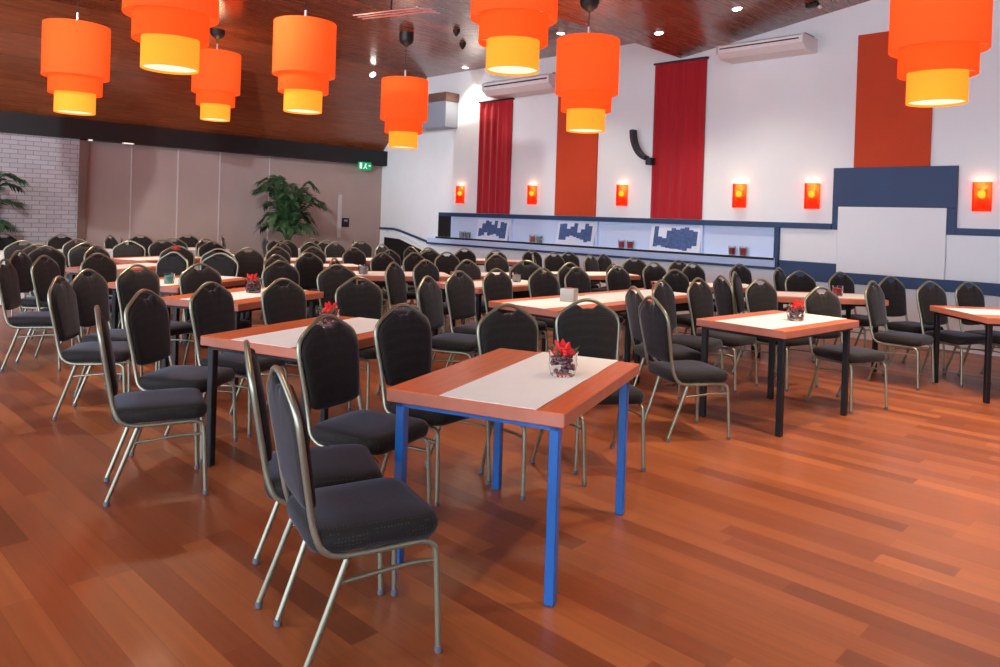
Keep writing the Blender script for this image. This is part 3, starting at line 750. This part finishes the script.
CHAIRS = [
    (-2.14, 1.54, 73, "nearest dark banquet chair, its slate-blue back edge-on, at the front table's near end"),
    (-2.60, 1.67, 64, 'dark banquet chair directly behind the nearest chair, its seat mostly hidden by it'),
    (-2.93, 2.15, 16, 'dark banquet chair between the front table and the second table, right of the nearest chairs'),
    (-3.08, 2.70, 6, 'dark banquet chair at the left corner of the front table, its seat under the tabletop'),
    (-2.78, 3.16, -12, 'navy-looking banquet chair behind the front table, left of its flower glass'),
    (-2.74, 3.73, -34, 'navy-looking banquet chair behind the front table, directly behind its flower glass'),
    (-4.00, 1.57, 72, 'dark banquet chair standing alone in the left foreground, turned edge-on, legs fully in view'),
    (-4.52, 1.94, 38, 'dark banquet chair just behind the edge-on chair in the left foreground'),
    (-4.79, 2.44, 26, 'dark banquet chair at the left end corner of the second table'),
    (-4.81, 2.96, 14, 'navy banquet chair behind the second table, just right of a red flower glass'),
    (-4.69, 3.48, -3, 'navy banquet chair behind the flower glass of the second table'),
    (-5.96, 4.10, -5, 'tall-looking navy banquet chair with silvery frame in the row behind the second table'),
    (-5.69, 1.83, 55, 'narrow-looking brown banquet chair at left with cream edge, in front of a brown one'),
    (-6.19, 2.12, 38, 'brown banquet chair at left, second behind the lone edge-on chair'),
    (-8.02, 2.30, 44, "dark banquet chair with bright handle slot, near the picture's left edge"),
    (-7.60, 1.92, 60, 'dark banquet chair cut by the left picture edge, its seat and legs in view'),
    (-8.92, 2.31, 50, 'slim dark banquet chair behind the chair cut by the left picture edge'),
    (-8.23, 2.78, 24, 'wide dark banquet chair behind the orange tabletop corner at left'),
    (-6.50, 2.54, 20, 'brown banquet chair with bright handle slot, left of the small teal votive glass'),
    (-8.44, 3.22, -64, 'navy banquet chair directly behind the small teal votive glass at left'),
    (-9.61, 4.01, -10, 'brown banquet chair with pale frame behind the navy one by the teal votive'),
    (-11.04, 3.82, -27, 'slate-blue banquet chair with bright silver frame in the left background'),
    (-6.47, 3.04, 11, 'brown banquet chair right of the teal votive glass, facing right'),
    (-8.06, 3.68, -45, 'navy banquet chair with silver frame, front of a stack-like line of three at left'),
    (-8.94, 4.10, -40, 'banquet chair with silver rim, middle of the line of three at left'),
    (-10.84, 5.09, 0, 'small brown banquet chair, third in the line behind the silver-rimmed chairs at left'),
    (-11.84, 5.53, 20, 'small dark banquet chair beside the white-draped table, right side of it'),
    (-13.24, 6.57, 60, 'olive-backed banquet chair turned edge-on under the right wall seam at left'),
    (-13.60, 5.83, -10, 'olive-brown banquet chair behind the white-draped table, left of the palm'),
    (-11.46, 4.58, -5, 'left one of two near-black banquet chairs in front of the pink panels'),
    (-12.01, 4.96, -5, 'right one of two near-black banquet chairs in front of the pink panels'),
    (-13.45, 4.99, 0, 'dark banquet chair behind the slate-blue silver-framed chair, by the pink panels'),
    (-12.09, 4.43, 78, 'slim dark banquet chair left of the slate-blue silver-framed chair'),
    (-13.11, 4.56, 45, 'small grey-backed banquet chair in the last row, just right of the brick wall corner'),
    (-9.72, 3.26, 33, 'brown banquet chair with its top just above a wider dark chair at left'),
    (-11.68, 3.52, 10, 'small banquet chair with pale rim right of the left-hand draped tables'),
    (-10.45, 3.22, 0, 'dark banquet chair beside the red and teal flower glass at far left'),
    (-9.66, 2.60, 10, 'dark banquet chair in front of the second white-draped table at left'),
    (-13.36, 3.72, 0, 'dark banquet chair behind the second white-draped table, below the brick wall'),
    (-11.09, 2.64, 0, 'dark banquet chair at the first white-draped table by the brick wall, smaller of two'),
    (-10.14, 2.63, 10, 'broad dark banquet chair in front of the first white-draped table'),
    (-13.48, 2.94, 0, 'dark banquet chair in the far left corner, below the cut-off palm'),
    (-6.57, 3.88, 5, 'slate-blue banquet chair above and behind the red flower glass in the left middle'),
    (-7.58, 4.46, 20, 'small brown banquet chair just above the slate-blue chair left of centre'),
    (-10.49, 6.15, 20, 'brown banquet chair in front of the potted palm, nearer of three'),
    (-11.20, 6.63, 10, 'dark banquet chair with pale rim right against the potted palm'),
    (-11.81, 6.73, 0, 'small dark banquet chair left against the potted palm'),
    (-9.20, 5.34, 12, 'rust-brown banquet chair in front of the palm, left of the nearer one'),
    (-9.02, 4.73, -5, 'low-looking near-black banquet chair at a white runner, left of the palm'),
    (-12.37, 6.96, 84, 'banquet chair seen edge-on as a pale sliver left of the palm'),
    (-7.84, 4.99, 8, 'front chair of a line of three brown banquet chairs right of the palm'),
    (-9.15, 5.84, 5, 'middle chair of the line of three brown banquet chairs right of the palm'),
    (-10.58, 6.67, 5, 'rear chair of the line of three brown banquet chairs right of the palm'),
    (-11.83, 7.43, -5, 'dark banquet chair near the pink panels, behind the line of three beside the palm'),
    (-11.22, 7.34, -5, 'dark maroon-looking banquet chair near the pink panels, between two lines of chairs'),
    (-6.91, 4.86, 38, 'front chair of the second line of three brown chairs, below the wall switch'),
    (-8.84, 6.33, 5, 'middle chair of the second line of three brown chairs, below the wall switch'),
    (-10.59, 7.15, 5, 'rear chair of the second line of three brown chairs, below the wall switch'),
    (-11.51, 8.30, 60, 'slim banquet chair below the wall switch, left one of two against the wall'),
    (-11.03, 7.92, -10, 'dark banquet chair with pale rim below the wall switch, right one of two'),
    (-9.85, 7.65, 20, "dark banquet chair in the room corner in front of the stair opening's left edge"),
    (-8.26, 6.56, 10, 'brown banquet chair with a broad pale crown in front of the stair opening'),
    (-7.61, 5.93, 5, 'brown banquet chair behind the centre-left glass, in front of a broader one'),
    (-6.08, 5.02, 26, 'cream-edged brown banquet chair turned nearly edge-on at the long runner, right of a glass'),
    (-7.57, 6.43, 5, 'wide dark banquet chair in front of the stair opening, centre of three'),
    (-9.26, 7.78, 88, 'small dark banquet chair turned sideways against the black stair opening'),
    (-8.69, 7.60, 0, 'dark banquet chair at the foot of the stair rail, rear of two'),
    (-8.15, 7.12, -10, 'olive-rimmed banquet chair at the foot of the stair rail, front of two'),
    (-7.55, 6.95, -5, 'dark banquet chair with bright handle slot, below the dark end of the wall niche'),
    (-6.28, 5.56, 8, 'brown banquet chair behind the slim one, with its crown over a long runner'),
    (-4.54, 4.19, 24, 'slim brown banquet chair beside a table end, left of its brown twin in the centre'),
    (-8.42, 8.10, -5, 'dark rounded banquet chair below the first picture in the wall niche'),
    (-6.14, 6.06, 3, 'rust-brown banquet chair behind the centre table, left of a dark-topped pair'),
    (-7.82, 8.20, -5, 'olive banquet chair below the gap after the first niche picture, rear of two'),
    (-6.92, 7.30, -5, 'dark banquet chair just in front of the olive one under the wall niche'),
    (-4.86, 4.79, 10, 'brown banquet chair with its seat and curved frame showing, in the centre of the room'),
    (-4.92, 5.32, 3, 'brown banquet chair with rounded crown right of the centre pair, before a white runner'),
    (-5.83, 6.55, -31, 'dark banquet chair with pale rim behind the clear glass in the centre'),
    (-7.82, 9.03, -5, 'brown banquet chair below the orange glasses on the wall niche ledge'),
    (-6.83, 8.10, 40, 'slim rust-brown banquet chair in front of a wider one under the niche glasses'),
    (-7.07, 8.70, -5, 'dark banquet chair left one of a touching pair under the second niche picture'),
    (-4.81, 5.86, -3, 'dark banquet chair with a bright slot, left end behind the centre-right table'),
    (-7.19, 9.19, -8, 'dark banquet chair right one of the touching pair under the second niche picture'),
    (-5.31, 6.92, -5, 'banquet chair with pale outline standing behind the chair in front of the white cube glass'),
    (-4.76, 6.38, 0, 'brown banquet chair directly behind the white cube-like glass'),
    (-6.47, 8.90, 9, 'dark banquet chair below the orange wall panel, left one of two'),
    (-6.59, 9.37, 5, 'dark banquet chair half hidden below the orange wall panel, right one of two'),
    (-5.14, 7.64, 65, 'banquet chair seen as a small peak above another, centre-right background'),
    (-4.71, 7.05, -3, 'dark banquet chair right of the one behind the white cube-like glass'),
    (-5.84, 8.95, -19, 'wide dark banquet chair below the red candle glasses of the third niche bay'),
    (-4.98, 8.19, -10, 'near-black banquet chair with a white glint on its crown below the third picture'),
    (-3.33, 5.84, 8, 'brown banquet chair just behind the edge-on pair, centre-right'),
    (-2.71, 4.71, 60, 'front chair of the edge-on pair right of the front table, blue-lit back'),
    (-3.20, 5.24, 56, 'rear chair of the edge-on pair right of the front table, seen as thin frame'),
    (-5.18, 9.12, -10, 'banquet chair with grey rim under the right end of the third picture, rear'),
    (-4.68, 8.62, -12, 'dark banquet chair with glinting slot under the crimson curtain'),
    (-4.10, 7.24, -10, 'wide dark brown banquet chair in the right middle, behind a red votive'),
    (-3.29, 6.38, 0, 'brown banquet chair with looped handle at the left of the lit right table'),
    (-3.47, 7.19, 53, 'slim near-black banquet chair turned sideways in front of a runner, right middle'),
    (-4.35, 9.26, -12, 'grey-olive banquet chair below the last niche glasses, rear of two'),
    (-3.59, 7.76, 16, "dark banquet chair in front of the grey-olive one, below the niche's right end"),
    (-2.95, 6.86, -15, 'navy-brown banquet chair behind the left part of the lit right table'),
    (-3.72, 9.14, 5, "brown banquet chair with big open handle below the niche's end post"),
    (-3.30, 8.53, -27, 'dark rounded banquet chair under the navy block left of the white wall panel'),
    (-2.25, 6.51, -20, 'near-black banquet chair behind the flower glass of the lit right table'),
    (-2.98, 9.00, -18, 'dark banquet chair behind the red glass on the small table by the wall'),
    (-2.40, 8.87, -20, 'broad dark banquet chair against the navy band, behind the side-on chair at right'),
    (-2.23, 7.90, -3, 'side-on banquet chair left of the far right table, its seat and legs visible'),
    (-1.91, 8.47, -22, 'left one of the two dark chairs behind the far right table'),
    (-1.66, 8.88, -22, 'right one of the two dark chairs behind the far right table'),
    (-1.31, 9.25, -22, 'banquet chair mostly cut off by the right picture edge, behind the far right table'),
]

c0 = make_chair()
for i, (x, y, h, lb) in enumerate(CHAIRS):
    t = c0 if i == 0 else copy_tree(c0)
    t.location = (x, y, 0); t.rotation_euler = (0, 0, math.radians(h)); t['label'] = lb

# ------------------------------------------------------------------ daylight from the open window side behind the camera
w = bpy.data.worlds.new('world'); bpy.context.scene.world = w; w.use_nodes = True
bg = w.node_tree.nodes['Background']; bg.inputs[0].default_value = (.70, .83, 1, 1); bg.inputs[1].default_value = 6.0

# ------------------------------------------------------------------ camera
f_, wy, pitch, roll = 746.0, .774, .0075, .0325
cp, sp_, cr, sr = math.cos(pitch), math.sin(pitch), math.cos(roll), math.sin(roll)
F = Vector((0, cp, -sp_)); U = Vector((0, sp_, cp)); R_ = Vector((1, 0, 0))
R2 = cr*R_+sr*U; U2 = -sr*R_+cr*U
Mw = Matrix(((math.cos(wy), -math.sin(wy), 0), (math.sin(wy), math.cos(wy), 0), (0, 0, 1)))
R2, U2, F = Mw @ R2, Mw @ U2, Mw @ F
cam = bpy.data.cameras.new('camera'); co = bpy.data.objects.new('camera', cam); C.objects.link(co)
mm = Matrix((R2, U2, -F)).transposed().to_4x4(); mm.translation = Vector((0, 0, 1.482)); co.matrix_world = mm
cam.sensor_width = 36; cam.lens = 36*f_/1000; cam.shift_y = -.1112; cam.clip_start = .05; cam.clip_end = 100
sc = bpy.context.scene; sc.camera = co
sc.view_settings.view_transform = 'Standard'; sc.view_settings.look = 'None'; sc.view_settings.gamma = 1
sc.view_settings.use_curve_mapping = False; sc.view_settings.exposure = 0
